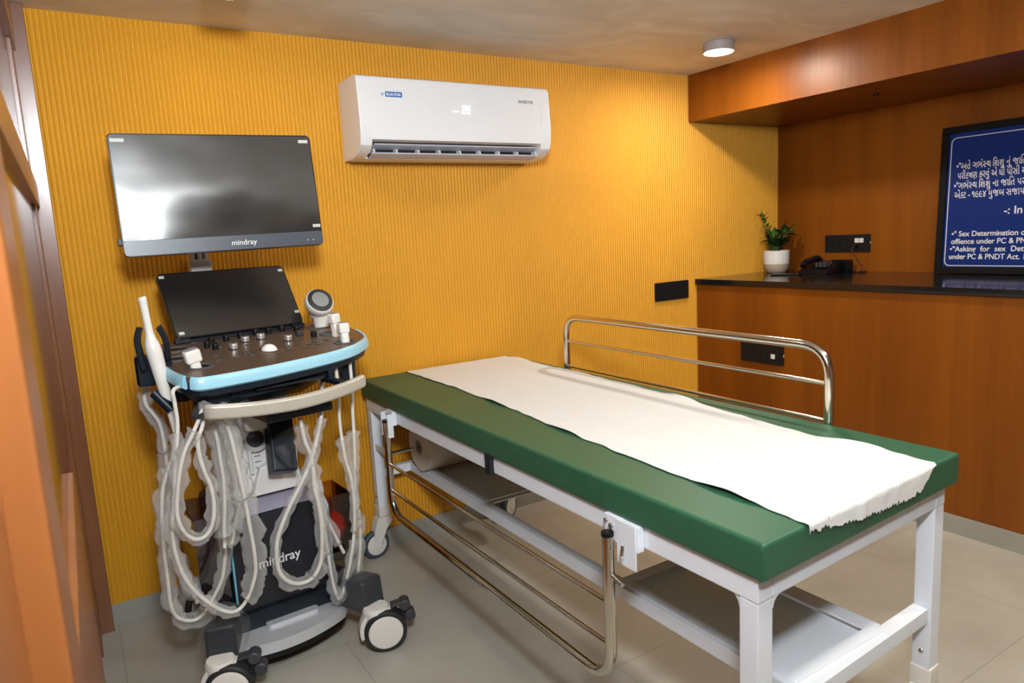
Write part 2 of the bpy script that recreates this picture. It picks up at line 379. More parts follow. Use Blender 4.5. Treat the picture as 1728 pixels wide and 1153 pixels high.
# ------------------------------------------------------------------ ceiling lamps
for (lx, ly, lab) in ((2.415, -.52, 'round surface ceiling light glowing beside the wooden bulkhead'), (.47, -.485, 'round surface ceiling light above the ultrasound machine'),
                      (2.415, -2.2, 'added unseen ceiling light towards the camera end of the counter'), (1.5, -2.2, 'added unseen ceiling light over the foot of the bed')):  # these two lamps are out of view, added to light the room
    t = thing('ceiling_light', lab, 'ceiling light', (lx, ly, CEIL), 'round ceiling lights')
    X = Matrix.Translation((lx, ly, 0))
    MB(X).lathe([(.0, CEIL), (.060, CEIL), (.0635, CEIL - .004), (.0635, CEIL - .040), (.058, CEIL - .040), (.058, CEIL - .036), (0, CEIL - .036)], 40).build('housing', M['lampw'], t)
    MB(X).lathe([(.0575, CEIL - .0365), (.0575, CEIL - .041), (.05, CEIL - .043), (0, CEIL - .044)], 40).build('diffuser', M['lampe2' if lx < 1 else 'lampe'], t)

# ------------------------------------------------------------------ air conditioner
ac = thing('air_conditioner', 'white split air conditioner high on the yellow wall, display reading 20', 'air conditioner', (1.35, -.006, 1.56))
X0, X1 = .938, 1.765
full = [(0, 1.553), (.10, 1.553), (.158, 1.568), (.186, 1.592), (.196, 1.625), (.197, 1.68), (.190, 1.815), (.182, 1.831), (.165, 1.838), (0, 1.838)]
mid = [(0, 1.553), (.118, 1.553), (.105, 1.578), (.125, 1.606), (.170, 1.607), (.196, 1.612), (.197, 1.68), (.190, 1.815), (.182, 1.831), (.165, 1.838), (0, 1.838)]
AX = lambda x: Matrix(((0, 0, 1, x), (-1, 0, 0, -.006), (0, 1, 0, 0), (0, 0, 0, 1)))   # poly (depth, z) extruded along x
b = MB().prism(full, X0, X0 + .045, AX(0), .004).prism(full, X1 - .05, X1, AX(0), .004).prism(mid, X0 + .041, X1 - .046, AX(0))
b.build('casing', M['acw'], ac, ang=30)
b = MB().prism([(.11, 1.556), (.118, 1.5545), (.127, 1.604), (.1075, 1.579)], X0 + .05, X1 - .055, AX(0)); b.build('outlet_recess', M['dark'], ac)
b = MB(); L = X1 - X0 - .115
b.prism([(.118, 1.557), (.124, 1.5545), (.160, 1.566), (.158, 1.571)], X0 + .052, X1 - .056, AX(0))
b.build('flap', M['acl'], ac)
b = MB().prism([(.125, 1.590), (.130, 1.584), (.165, 1.597), (.165, 1.602)], X0 + .06, X1 - .062, AX(0)); b.build('louver_blade', M['acl'], ac)
for k in range(9):
    xx = X0 + .06 + L * k / 8
    MB().prism([(.112, 1.56), (.155, 1.569), (.150, 1.584), (.118, 1.588)], xx, xx + .006, AX(0)).build('vertical_vane', M['acw'], ac)
acf = lambda x, z: Matrix.Translation((x, -.2035 + (z - 1.68) * .052, z)) @ UP
MB(acf(1.022, 1.762)).prism(rrect(.021, 0, .086, .018, .001, 2), 0, .001).build('brand_badge', M['logo_blue'], ac)
MB(acf(1.022, 1.762)).prism(rrect(0, 0, .019, .018, .001, 2), 0, .001).build('brand_badge_mark', M['white_ink'], ac)
b = MB(acf(1.022, 1.762))
for a in range(8): b.prism([(.0095, .0085), (.0095 + .006 * math.cos(a * .785 - .16), .0085 + .006 * math.sin(a * .785 - .16)), (.0095 + .006 * math.cos(a * .785 + .16), .0085 + .006 * math.sin(a * .785 + .16))], .001, .0014)
b.build('brand_badge_star', M['logo_blue'], ac)
text('brand_lettering', 'BLUE STAR', .0125, acf(1.0465, 1.7665) @ Matrix.Translation((0, 0, .001)), M['white_ink'], ac, .0004, sx=.93)
text('model_lettering', 'INVERTER', .0165, acf(1.612, 1.768), M['ink'], ac, .0002, sx=.98)
b = MB(acf(1.352, 1.715))
def seg7(b, x, segs, h=.029, wd=.0145, t=.0026):
    H = h / 2
    for c in segs:
        q = dict(a=(0, h - t, wd, h), g=(0, H - t / 2, wd, H + t / 2), d=(0, 0, wd, t), f=(0, H, t, h), b=(wd - t, H, wd, h), e=(0, 0, t, H), c=(wd - t, 0, wd, H))[c]
        b.prism([(x + q[0], q[1]), (x + q[2], q[1]), (x + q[2], q[3]), (x + q[0], q[3])], 0, .0008)
seg7(b, 0, 'abged'); seg7(b, .019, 'abcdef'); b.prism(rrect(-.042, .005, -.014, .008, .001, 2), 0, .0008)
b.build('display', M['digit'], ac)

# ------------------------------------------------------------------ switch plates
def plate(name, label, mtx, wd, h, mods, whites):
    t = thing(name, label, 'switch plate', mtx, 'black modular switch plates')
    MB(mtx).prism(rrect(0, 0, wd, h, .004, 4), 0, .010, bev=.002).build('cover', M['plate'], t)
    for k in range(mods):
        a = .014 + (wd - .028) * k / mods
        MB(mtx).prism(rrect(a + .001, .016, a + (wd - .028) / mods - .001, h - .016, .002, 3), .010, .0118, bev=.0008).build('switch_module', M['plate'], t)
    for (a, z, s) in whites:
        MB(mtx).prism(rrect(a, z, a + s, z + s, .001, 2), .0116, .0135).build('white_socket_insert', M['plug'], t)
    MB(mtx).box((wd - .001, h * .46, .002), (wd + .0015, h * .58, .006)).build('clip', M['plug'], t)
    return t
plate('switch_plate', 'long blank black switch plate on the yellow wall left of the counter', Matrix.Translation((2.512, -.0055, .872)) @ UP, .235, .094, 6, [])
plate('switch_plate', 'black switch plate with one white square on the counter front behind the bed rail', Matrix.Translation((XC, -.303, .565)) @ FX, .247, .093, 6, [(.182, .030, .022)])
plate('switch_plate', 'black switch plate with two white squares on the wall above the telephone', Matrix.Translation((XR, -.309, 1.066)) @ FX, .252, .09, 6, [(.172, .048, .0225), (.197, .048, .0225)])
plug = thing('plug', 'small black plug in the wall plate above the telephone', 'plug', (XR - .02, -.49, 1.10))
MB().box((XR - .034, -.500, 1.089), (XR - .012, -.480, 1.103), .003).build('plug_body', M['black'], plug)
MB().tube(spline([(XR - .034, -.49, 1.094), (XR - .045, -.488, 1.07), (XR - .035, -.515, 1.03), (XR - .03, -.535, .99), (XR - .04, -.54, .972), (XR - .07, -.545, .970)], 6), .0022, 8).build('lead', M['wire'], plug)

# ------------------------------------------------------------------ notice board
YS0, YS1, ZS0, ZS1 = -.915, -2.0, .967, 1.622
th = Matrix.Translation((XR - .055, YS0, ZS0)) @ Matrix.Rotation(R(2.6), 4, 'Y') @ FX
sg = thing('notice_board', 'framed dark blue notice board with white text leaning on the counter wall', 'notice board', th)
W_, H_ = YS0 - YS1, ZS1 - ZS0
FR = .030
b = MB(th)
for q in ((0, 0, W_, FR), (0, H_ - FR, W_, H_), (0, FR, FR, H_ - FR), (W_ - FR, FR, W_, H_ - FR)): b.box((q[0], q[1], 0), (q[2], q[3], .022), .002)
b.build('frame', M['signframe'], sg)
MB(th).box((FR, FR, .006), (W_ - FR, H_ - FR, .014)).build('panel', M['signblue'], sg)
o_ = rrect(FR + .011, FR + .006, W_ - FR - .011, H_ - FR - .020, .022, 8)
MB(th).tube([(x, y, .0142) for x, y in o_], .0020, 6, closed=True).build('border_line', M['white_ink'], sg)
def sign_line(s, x, y, size, bold=.0004, sx=1.):
    text('lettering', s, size, th @ Matrix.Translation((x, y, .0142)), M['white_ink'], sg, bold, sx=sx)
def gujarati(toks, x, y, size, width):
    """glyphs laid one after the other: 'h' = half form (stem cut away), 'e' = hook above, '/' = stroke below; one mesh per line"""
    out = bmesh.new(); cx = 0.
    for tk in toks:
        if tk == ' ': cx += .26; continue
        kind, ch = (tk[0], tk[1:]) if tk[0] in '<^/' and len(tk) > 1 else ('', tk)
        c = bpy.data.curves.new('g', 'FONT'); c.body = ch; c.size = 1; c.extrude = .012; c.offset = .004
        o = bpy.data.objects.new('g', c); COL.objects.link(o); bpy.context.view_layer.update()
        me = bpy.data.meshes.new_from_object(o.evaluated_get(bpy.context.evaluated_depsgraph_get()))
        bpy.data.objects.remove(o); bpy.data.curves.remove(c)
        if not me.vertices: continue
        g = bmesh.new(); g.from_mesh(me); bpy.data.meshes.remove(me)
        x0 = min(v.co.x for v in g.verts); x1 = max(v.co.x for v in g.verts)
        if kind == '<':
            x1 = x0 + (x1 - x0) * .74
            bmesh.ops.bisect_plane(g, geom=g.verts[:] + g.edges[:] + g.faces[:], plane_co=(x1, 0, 0), plane_no=(1, 0, 0), clear_outer=True)
        if kind == '^':
            t = MB(); t.tube([(x1 - .16 + .13 * math.cos(a), .70 + .12 * math.sin(a), .01) for a in (.2, .8, 1.4, 2.0, 2.6, 3.2)], .03, 5)
            tm = bpy.data.meshes.new('t'); t.bm.to_mesh(tm); t.bm.free(); g.from_mesh(tm); bpy.data.meshes.remove(tm)
        if kind == '/':
            t = MB(); t.tube([(x1 - .06, .16, .01), (x1 - .30, -.06, .01)], .035, 5)
            tm = bpy.data.meshes.new('t'); t.bm.to_mesh(tm); t.bm.free(); g.from_mesh(tm); bpy.data.meshes.remove(tm)
        mt = Matrix.Translation((cx - x0, 0, 0)); vm = {}
        for v in g.verts: vm[v] = out.verts.new(mt @ v.co)
        for f in g.faces:
            try: out.faces.new([vm[v] for v in f.verts])
            except ValueError: pass
        g.free(); cx += (.19 if ch == '\u0abf' else x1 - x0 + .05)
    k = width / cx
    bmesh.ops.transform(out, matrix=rootmat(sg).inverted() @ th @ Matrix.Translation((x, y, .0142)) @ Matrix.Diagonal((k, size, .03, 1)), verts=out.verts)
    me = bpy.data.meshes.new('lettering'); out.to_mesh(me); out.free(); me.materials.append(M['white_ink'])
    o = bpy.data.objects.new('lettering', me); COL.objects.link(o); o.parent = sg
g = lambda t: t.split('|')
gujarati(g('\u2022|"|\u0a85|/\u0aa4\u0ac7| |\u0a97|^\u0aad|<\u0ab8|\u0aa5| |\u0abf|\u0ab6|\u0ab6\u0ac1| |\u0aa8\u0ac1\u0a82| |\u0a9c\u0abe|\u0abf|\u0aa4'), .068, .465, .043, .275)
gujarati(g('\u0aaa|\u0ab0\u0ac0|<\u0a95|\u0ab7|\u0aa3| |\u0a95|\u0ab0|\u0ab5\u0ac1\u0a82| |\u0a8f| |\u0aa7\u0ac0| |\u0aaa\u0ac0|\u0ab8\u0ac0| |\u0a85|\u0ac7'), .074, .423, .043, .285)
gujarati(g('\u2022|"|\u0a97|^\u0aad|<\u0ab8|\u0aa5| |\u0abf|\u0ab6|\u0ab6\u0ac1| |\u0aa8\u0abe| |\u0a9c\u0abe|\u0abf|\u0aa4| |\u0aaa|\u0ab0\u0ac0'), .062, .379, .043, .290)
gujarati(g('\u0a8f|<\u0a95|\u0a9f| |-| |\u0ae7|\u0aef|\u0aef|\u0aea| |\u0aae\u0ac1|\u0a9c|\u0aac| |\u0ab8|\u0a9c\u0abe|\u0aaa\u0abe'), .066, .338, .043, .285)
sign_line('-: In', .270, .259, .046, .0006)
sign_line('\u2022" Sex Determination of', .064, .168, .033, sx=.94)
sign_line('offience under PC & PN', .064, .134, .033, sx=.93)
sign_line('\u2022"Asking  for  sex  Deter', .060, .100, .033, sx=.98)
sign_line('under PC & PNDT Act. 1', .058, .066, .033, sx=.90)

# ------------------------------------------------------------------ plant, telephone, router
pl = thing('potted_plant', 'small leafy plant in a two-tone speckled white pot on the counter corner', 'plant', (3.305, -.130, .9665))
PX = Matrix.Translation((3.305, -.130, .9665))
MB(PX).lathe([(0, .0), (.045, .0), (.058, .012), (.065, .035), (.0675, .07), (.068, .118), (.064, .120), (.061, .112), (.060, .10), (0, .10)], 40).build('pot', M['pot'], pl)
MB(PX).lathe([(0, .106), (.03, .1065), (.061, .1045), (.061, .100), (0, .1)], 24).build('soil', M['soil'], pl)
def leaf(b, p, d, L, wd, droop=.15):
    d = d.normalized(); sd = d.cross(Vector((0, 0, 1)))
    sd = sd.normalized() if sd.length > .1 else Vector((1, 0, 0)); up = sd.cross(d)
    rows = []
    for t, k in ((0, .12), (.25, .8), (.5, 1), (.75, .7), (1, .04)):
        c = p + d * L * t - Vector((0, 0, 1)) * droop * L * t * t
        rows.append([c - sd * wd * k + up * wd * .25 * k, c, c + sd * wd * k + up * wd * .25 * k])
    vs = [[b.bm.verts.new(b.xf @ q) for q in r] for r in rows]
    for A, B in zip(vs, vs[1:]):
        for i in (0, 1): b.bm.faces.new((A[i], A[i + 1], B[i + 1], B[i]))
def sprig(x0, y0, pts, n, L, wd, lm, rr):
    P = spline(pts, 8); b = MB(PX); b.tube(P, [.0035 - .0022 * i / len(P) for i in range(len(P))], 6)
    st = b.build('stem', M['stem'], pl); b = MB(PX)
    for k in range(n):
        t = .3 + .7 * k / (n - 1); i = min(len(P) - 2, int(t * (len(P) - 1))); dr = (P[i + 1] - P[i]).normalized()
        for q in range(2):
            an = rr.uniform(0, 6.28); o = (dr.orthogonal().normalized() * math.cos(an) + dr.cross(dr.orthogonal().normalized()) * math.sin(an))
            leaf(b, P[i], o * .85 + dr * rr.uniform(.3, .9), L * rr.uniform(.7, 1.1), wd)
    leaf(b, P[-1], (P[-1] - P[-2]), L, wd); b.build('foliage', lm, st)
rr = random.Random(3)
sprig(0, 0, [(-.005, .0, .10), (-.012, .01, .16), (-.02, .03, .22), (-.045, .05, .28), (-.05, .055, .315)], 15, .045, .0075, M['leaf'], rr)
for q in range(7):
    a = q * .9 + .3; l = .055 + .02 * rr.random()
    sprig(0, 0, [(.012 * math.cos(a), .012 * math.sin(a), .10), (.02 * math.cos(a), .02 * math.sin(a), .15), (.02 + l * .8 * math.cos(a), -.012 + l * .8 * math.sin(a), .185 + .045 * rr.random())], 9, .062, .013, M['leaf_dark'] if q % 3 else M['leaf'], rr)
TX = rz((3.31, -.395, .9665), R(-82))
ph = thing('telephone', 'black desk telephone with its handset on, beside the plant pot', 'telephone', TX)
FLT = Matrix(((0, 0, 1, 0), (1, 0, 0, 0), (0, 1, 0, 0), (0, 0, 0, 1)))
MB(TX).prism([(-.085, 0), (.085, 0), (.085, .055), (.06, .06), (-.085, .018)], -.075, .075, FLT, .003).build('base', M['black'], ph)
MB(TX).tube(fillet([(-.048, -.085, .040), (-.048, -.07, .060), (-.048, .07, .078), (-.048, .09, .060)], .02), [.017] + [.015] * 14 + [.019], 12).build('handset', M['black'], ph)
for r_ in range(4):
    for c_ in range(3): MB(TX).box((.0 + c_ * .02, -.055 + r_ * .022, .034 + r_ * .0), (.014 + c_ * .02, -.041 + r_ * .022, .058), .002).build('key', M['pedal'], ph)
nb = MB(rz((3.15, -.305, .9665), R(-62))).box((-.07, -.03, 0), (.07, .03, .007), .002)
tag(nb.build('charging_pad', M['black']), 'thin flat black slab lying in front of the plant pot', 'tablet')
rt = thing('router', 'small black box standing between the telephone and the wall plug', 'router', (3.438, -.435, .9665))
MB(rz((3.438, -.435, .9665), R(-4))).box((-.022, -.05, 0), (.022, .05, .062), .004).build('case', M['black'], rt)
MB().tube(spline([(3.43, -.486, .98), (3.40, -.52, .972), (3.38, -.56, .970), (3.42, -.58, .970)], 6), .003, 8).build('lead', M['black'], rt)

# ------------------------------------------------------------------ examination bed
def BW(co):   # the bed stands a hair out of square
    u = (co.x - .915) / .69; v = -co.y / 1.93
    return Vector((co.x + .015 * u * v, co.y + .034 * u * v + .012 * u * (1 - v), co.z))
bed = thing('examination_bed', 'white steel examination bed with green mattress and chrome side rails', 'bed', (1.26, -.98, 0))
b = MB()
for (lo, hi) in (((.925, -1.912, .602), (.965, -.055, .650)), ((1.545, -1.912, .602), (1.585, -.055, .650)), ((.966, -1.912, .602), (1.544, -1.867, .650)), ((.966, -.1, .602), (1.544, -.055, .650))):
    b.box(lo, hi, .003, warp=BW)
def gus(x, y, sx, sy):    # small rounded gussets where leg meets rail
    g = [(0, 0)] + [(.022 * (1 - math.sin(R(90 * i / 6))) , -.022 * (1 - math.cos(R(90 * i / 6)))) for i in range(7)]
    b.prism(g, -.018, .018, Matrix(((sx, 0, 0, x), (0, 0, sx, y), (0, 1, 0, .602), (0, 0, 0, 1))))
    b.prism(g, -.018, .018, Matrix(((0, 0, -sy, x + (-.0225 * sx)), (sy, 0, 0, y + .0225 * sy), (0, 1, 0, .602), (0, 0, 0, 1))))
gus(.9705, -1.889, 1, 1); gus(1.572, -1.852, -1, 1)
b.build('frame', M['pcoat'], bed)
def caster(x, y, ang, nm_m, tire_m):
    X = rz((x, y, 0), ang); c = None
    b = MB(X); b.cyl((0, 0, .17), (0, 0, .19), .024, n=20)
    b.tube(spline([(.0, 0, .172), (-.02, 0, .145), (-.038, 0, .11), (-.045, 0, .08)], 5), [.030, .030, .030, .029, .029, .028, .028, .027, .026, .025, .025, .024, .023, .022, .021, .02], 12, flat=.95)
    b.box((-.05, -.024, .08), (.02, .024, .15), .012)
    return X, b
def leg(x, y, cx_ang):
    b = MB(); b.box((x, y, .205), (x + .041, y + .041, .6015), .003, warp=BW); lg = b.build('leg', M['pcoat'], bed)
    p = BW(Vector((x + .0205, y + .0205, 0)))
    X = rz((p.x, p.y, 0), cx_ang)
    b = MB(X); b.box((-.024, -.024, .165), (.024, .024, .212), .006)
    b.prism([(-.03, .165), (.03, .165), (.035, .14), (.0, .115), (-.02, .05), (-.045, .045), (-.058, .06), (-.045, .12)], -.021, .021, UP, .004)
    f = b.build('caster_housing', M['nylon'], lg)
    W = X @ Matrix.Translation((-.040, 0, .056)) @ Matrix.Rotation(R(90), 4, 'X')
    MB(W).lathe([(.040, -.014), (.050, -.015), (.056, -.009), (.056, .009), (.050, .015), (.040, .014)], 36).build('caster_tyre', M['greyrub'], lg)
    b = MB(W)
    for s in (1, -1): b.lathe([(0, .023 * s), (.012, .023 * s), (.014, .019 * s), (.034, .017 * s), (.041, .0145 * s), (.041, 0), (0, 0)], 28)
    b.build('caster_hub', M['nylon'], lg)
    MB().ball((p.x - .021, p.y - .002, .25), .006, (.5, 1, 1), 12, 8).build('bolt', M['steel'], lg)
    return lg
leg(.926, -1.911, R(200)); leg(1.544, -1.911, R(185)); leg(.926, -.097, R(5)); leg(1.544, -.097, R(30))
# lower shelf frame and trays
b = MB()
for (lo, hi) in (((.967, -1.905, .325), (1.543, -1.870, .360)), ((.967, -.092, .325), (1.543, -.060, .360)), ((1.075, -1.869, .325), (1.11, -.093, .360)), ((1.37, -1.869, .325), (1.405, -.093, .360))):
    b.box(lo, hi, .002, warp=BW)
b.build('shelf_frame', M['pcoat'], bed)
def tray(y0, y1):
    b = MB(); z = .352
    b.box((1.11, y0, z - .006), (1.37, y1, z - .002)); 
    for q in ((1.09, y0 - .0, 1.115, y1), (1.365, y0, 1.39, y1), (1.1151, y0, 1.3649, y0 + .03), (1.1151, y1 - .03, 1.3649, y1)): b.box((q[0], q[1], z + .0075), (q[2], q[3], z + .012), .001)
    return b.build('tray', M['pcoat'], bed)
tray(-1.866, -1.345); tray(-.66, -.098)
# mattress
ms = MB().box((.914, -1.932, .651), (1.602, -.042, .722), .008, 3, warp=BW).build('mattress', M['green'], bed)
MB().box((.9125, -1.925, .655), (.9165, -1.9285, .71), .001).build('piping', M['green'], ms)
MB().box((.9115, -1.035, .598), (.9245, -1.005, .658), .002).build('strap', M['strap'], ms)
# chrome rails
def rail(x, z0, z1, zs, y0, y1, up, name):
    b = MB(); r = .0127
    P = [(x, y0, z0), (x, y0, z1), (x, y1, z1), (x, y1, z0)]
    ra = b.tube(fillet(P, .085, 9), r, 14).build(name, M['chrome'], bed)
    for z in zs: MB().cyl((x, y0, z), (x, y1, z), .0062, n=12).build('cross_bar', M['chrome'], ra)
    for y in (y0, y1):
        s = 1 if z1 > z0 else -1
        MB().cyl((x, y, z0 - .003 * s), (x, y, z0 + .006 * s), .0137, n=16).build('end_cap', M['black'], ra)
    return ra
xr = 1.628
r1 = rail(xr, .60, .921, (.725, .825), -.435, -1.572, 1, 'far_side_rail'); r1['label'] = 'raised chrome side rail'
xn = .893
r2 = rail(xn, .618, .272, (.458, .360), -.335, -1.553, 0, 'near_side_rail'); r2['label'] = 'lowered chrome side rail'
for (y, s) in ((-.335, 1), (-1.553, -1)):
    b = MB(); b.box((.9065, y - .026, .600), (.924, y + .026, .652), .002)
    if s > 0: b.box((.886, y - .032, .560), (.907, y - .026, .645), .001).box((.886, y + .026, .560), (.907, y + .032, .645), .001)
    br = b.build('rail_bracket', M['pcoat'], bed)
    MB().cyl((.900, y, .632), (.9075, y, .632), .0055, n=12).cyl((.9, y + .016, .640), (.9075, y + .016, .640), .004, n=12).build('bolt', M['steel'], br)
b = MB(); b.box((.9035, -1.628, .555), (.9065, -1.570, .652), .001).box((.9066, -1.632, .596), (.924, -1.56, .651), .002); br = b.build('latch_plate', M['pcoat'], bed)
b = MB(); b.tube(fillet([(.903, -1.590, .60), (.898, -1.590, .575), (.880, -1.605, .572)], .008), .004, 8); b.build('latch_pin', M['steel'], br)
MB().tube([(.893, -1.562, .527), (.890, -1.600, .520)], .005, 10).build('stop_pin', M['steel'], r2)
# paper roll hanger
RY, RZ = -.225, .459
MB().cyl((.94, RY, RZ), (1.60, RY, RZ), .006, n=14).build('roll_rod', M['chrome'], bed)
b = MB().box((.932, RY - .012, RZ - .012), (.936, -.056, RZ + .012), .001).box((.932, RY - .012, RZ + .0115), (.936, RY - .004, RZ + .05), .001); b.build('roll_bracket', M['pcoat'], bed)
MB().box((1.575, RY - .012, RZ - .012), (1.579, -.07, RZ + .012), .001).build('roll_bracket', M['pcoat'], bed)
pr = thing('paper_roll', 'fat roll of white tissue paper hung under the head of the bed', 'paper roll', (1.3, RY, RZ))
RX = Matrix(((0, 0, 1, 0), (0, 1, 0, RY), (-1, 0, 0, RZ), (0, 0, 0, 1)))
MB(RX).lathe([(.030, 1.06), (.091, 1.06), (.093, 1.063), (.093, 1.547), (.091, 1.55), (.030, 1.55)], 48).build('paper', M['roll'], pr)
MB(RX).lathe([(.026, 1.0585), (.0305, 1.0585), (.0305, 1.5515), (.026, 1.5515), (.026, 1.0585)], 32).build('core', M['core'], pr)
# tissue sheet drawn over the mattress
LE = [(.0, 1.106), (.2, 1.110), (.45, 1.090), (.6, 1.066), (.8, 1.045), (1.0, 1.036)]; RE = [(.0, 1.578), (.3, 1.573), (.55, 1.560), (.75, 1.505), (.87, 1.492), (.95, 1.512), (1.0, 1.500)]
def lerp(T, t):
    for (a, x), (c, y) in zip(T, T[1:]):
        if t <= c: return x + (y - x) * (t - a) / (c - a)
    return T[-1][1]
TOP = 1.89
def sheet(i, j):
    t = i; ragged = .0
    s = t * 2.02 - .055 - (.02 if t == 0 else 0)     # arc length along the bed, from behind the head
    yf = (s - 0.0) / TOP
    xl, xr_ = lerp(LE, min(1, max(0, yf))), lerp(RE, min(1, max(0, yf)))
    wob = .0045 * noise.noise(Vector((s * 9, j * 3, 1.7)))
    x = xl + (xr_ - xl) * j + wob
    n1 = noise.noise(Vector((s * 2.2, j * 5, 0))); n2 = noise.noise(Vector((s * 7 + j * 6, j * 9 - s * 3, 4)))
    rip = .0022 + .0016 * n1 + .0014 * max(0, n2) * (0.3 + yf)
    end = -.042; foot = -1.932 + .034 * (x - .915) / .69
    L = -foot - .03; y0 = -.03
    d = s
    ls = L - .012
    torn = .020 + .030 * math.sin(min(1, j * 1.15) * math.pi * .62) - .045 * max(0, j - .86) / .14 - .008 * abs(noise.noise(Vector((j * 14, 0, 9)))) - .017 * abs(noise.noise(Vector((j * 42, 0, 3)))) - .006 * abs(noise.noise(Vector((j * 110, 0, 3))))
    dmax = ls + torn
    if t > .9: d = ls - .12 + (dmax - ls + .12) * (t - .9) / .1
    else: d = -.02 + (ls - .12 + .02) * t / .9
    if d < .0: y, z = -.0425 - .0 , .722 + rip + d * .8; y = -.036
    elif d <= ls: y, z = -.042 - d * (-foot + .004 - .042) / ls, .7225 + rip
    else: y, z = foot - .0045 - .4 * rip - .004 * max(0, n2), .7245 - (d - ls)
    if ls - .03 < d <= ls: z += .0015 * ((d - ls + .03) / .03)
    edge = min(j, 1 - j)
    if edge < .05 and 0 < d < ls: z += .016 * (1 - edge / .05) * max(0, noise.noise(Vector((s * 5 + 3 * round(j), 0, 2))))
    if d > .05: x += .006 * (1 - edge / .5) ** 6 * noise.noise(Vector((s * 16, 7 * round(j), 5)))
    return Vector((x, y, z))
sh = MB().grid(sheet, 220, 120).build('paper_sheet', M['paper'], ang=80)
tag(sh, 'long white tissue sheet with torn end spread over the green mattress', 'paper sheet')

# ------------------------------------------------------------------ ultrasound machine
MX = rz((.45, -.45, 0), R(4)); CX = MX @ rz((.02, -.05, 0), R(7))
us = thing('ultrasound_machine', 'wheeled ultrasound machine with two screens and a bronze control console', 'ultrasound machine', MX)
def P(name, m, f, xf=MX, parent=us, **k):
    b = MB(xf); f(b); return b.build(name, m, parent, **k)
# base, legs, casters
P('base', M['navy'], lambda b: b.box((-.155, -.07, .085), (.165, .36, .16), .015))
def legbar(pts, wd, h):
    def f(b):
        Pp = [Vector(p) for p in pts]
        for a, c in zip(Pp, Pp[1:]):
            d = (c - a); an = math.atan2(d.y, d.x)
            b.box((-.02, -wd, -h), (d.length + .02, wd, h), .014, 3, Matrix.Translation(a) @ Matrix.Rotation(an, 4, 'Z') @ Matrix.Rotation(-math.asin(d.z / d.length), 4, 'Y'))
    return f
CAST = [((-.232, -.215), R(-22)), ((.222, -.245), R(-20)), ((-.21, .32), R(30)), ((.23, .32), R(60))]
for k, ((cx, cy), an) in enumerate(CAST):
    s = -1 if cx < 0 else 1
    if cy < 0:
        lg = P('leg', M['navy'], legbar([(s * .15, .04, .13), (cx - s * .008, cy + .045, .160)], .042, .052))
        c0 = Vector((cx - s * .012, cy + .05, .158)); sd = Vector((cx - s * .012 - s * .15, cy + .05 - .04, 0)).normalized()
        P('wrapping_film', M['film2'], lambda b: b.tube([c0 - sd * .10, c0 - sd * .06, c0 - sd * .01, c0 + sd * .03], [.070, .074, .072, .066], 8, jit=lambda: rnd.uniform(-.04, .05)), parent=lg, flat=True)
    else:
        lg = P('leg', M['navy'], legbar([(s * .13, .25, .13), (cx, cy, .15)], .03, .03))
    X = MX @ rz((cx, cy, 0), an)
    P('caster_housing', M['nylon'], lambda b: b.lathe([(0, .128), (.036, .126), (.042, .115), (.040, .095), (.026, .08), (0, .08)], 24, Matrix.Translation((-.01, .0, .01))).prism([(.066 * math.cos(R(a)), .066 + .070 * math.sin(R(a))) for a in range(0, 216, 12)] + [(-.03, .055), (.03, .055)], -.024, .022, Matrix.Translation((.0, -.006, 0)) @ UP, .006), X, lg)
    WH = X @ Matrix.Translation((.012, -.012, .065)) @ Matrix.Rotation(R(90), 4, 'X')
    P('caster_tyre', M['blackrub'], lambda b: b.lathe([(.052, .016), (.053, .034), (.060, .034), (.065, .028), (.065, -.02), (.058, -.026), (.045, -.026)], 44), WH, lg)
    P('caster_hub', M['nylon'], lambda b: b.lathe([(0, .036), (.047, .0355), (.0525, .033), (.0525, -.02), (0, -.02)], 40), WH, lg)
    if cy < 0:
        def ped(b):
            b.box((.052, -.012, .115), (.094, .022, .125), .004, 2, Matrix.Rotation(R(-8), 4, 'Y')); b.cyl((.078, .03, .122), (.078, -.014, .122), .018, n=20, bev=.004)
            b.cyl((.092, .03, .085), (.092, -.01, .085), .018, n=20, bev=.004); b.box((.055, .0, .085), (.095, .02, .105), .004)
        P('brake_pedal', M['pedal'], ped, X, lg)
# footplate
fp = [(-.205, -.09)] + [(-.2 + .01 * 0, -.115), (-.185, -.14), (-.13, -.168), (-.055, -.182), (.02, -.178), (.09, -.160), (.145, -.137), (.172, -.11), (.20, -.0), (.20, .02), (-.165, .02)]
def foot(b):
    sp = spline([(x, y, 0) for x, y in fp[:10]], 4)
    poly = [(p.x, p.y) for p in sp] + [(.2, .02), (-.165, .02)]
    b.prism(poly, .072, .106, None, .010, 3)
ft = P('footplate', M['silver'], foot)
P('footplate_pad', M['silver'], lambda b: b.prism(rrect(-.075, -.1, .085, -.062, .012, 5), .104, .116, None, .004), parent=ft)
P('footplate_painted_shade', M['black'], lambda b: b.prism([(x * .97, y * .96) for x, y in fp], .05, .071), parent=ft)  # solid black slab standing in for the shade below the footplate
# lower body with outlined front panel
P('lower_body', M['navy'], lambda b: b.box((-.15, -.035, .13), (.165, .33, .452), .02, 3))
PL = MX @ Matrix.Translation((.01, -.036, .30)) @ UP
fpn = P('front_panel', M['charcoal'], lambda b: b.prism(rrect(-.150, -.152, .150, .153, .04, 8), 0, .016, bev=.006), PL)
P('panel_outline', M['blueline'], lambda b: b.tube([(x, y, .007) for x, y in rrect(-.1515, -.1535, .1515, .1545, .041, 8)], .0042, 8, closed=True), PL, fpn)
text('brand_lettering', 'mindray', .042, PL @ Matrix.Translation((-.082, -.018, .0162)), M['white_ink'], us, .0004, sx=.95)
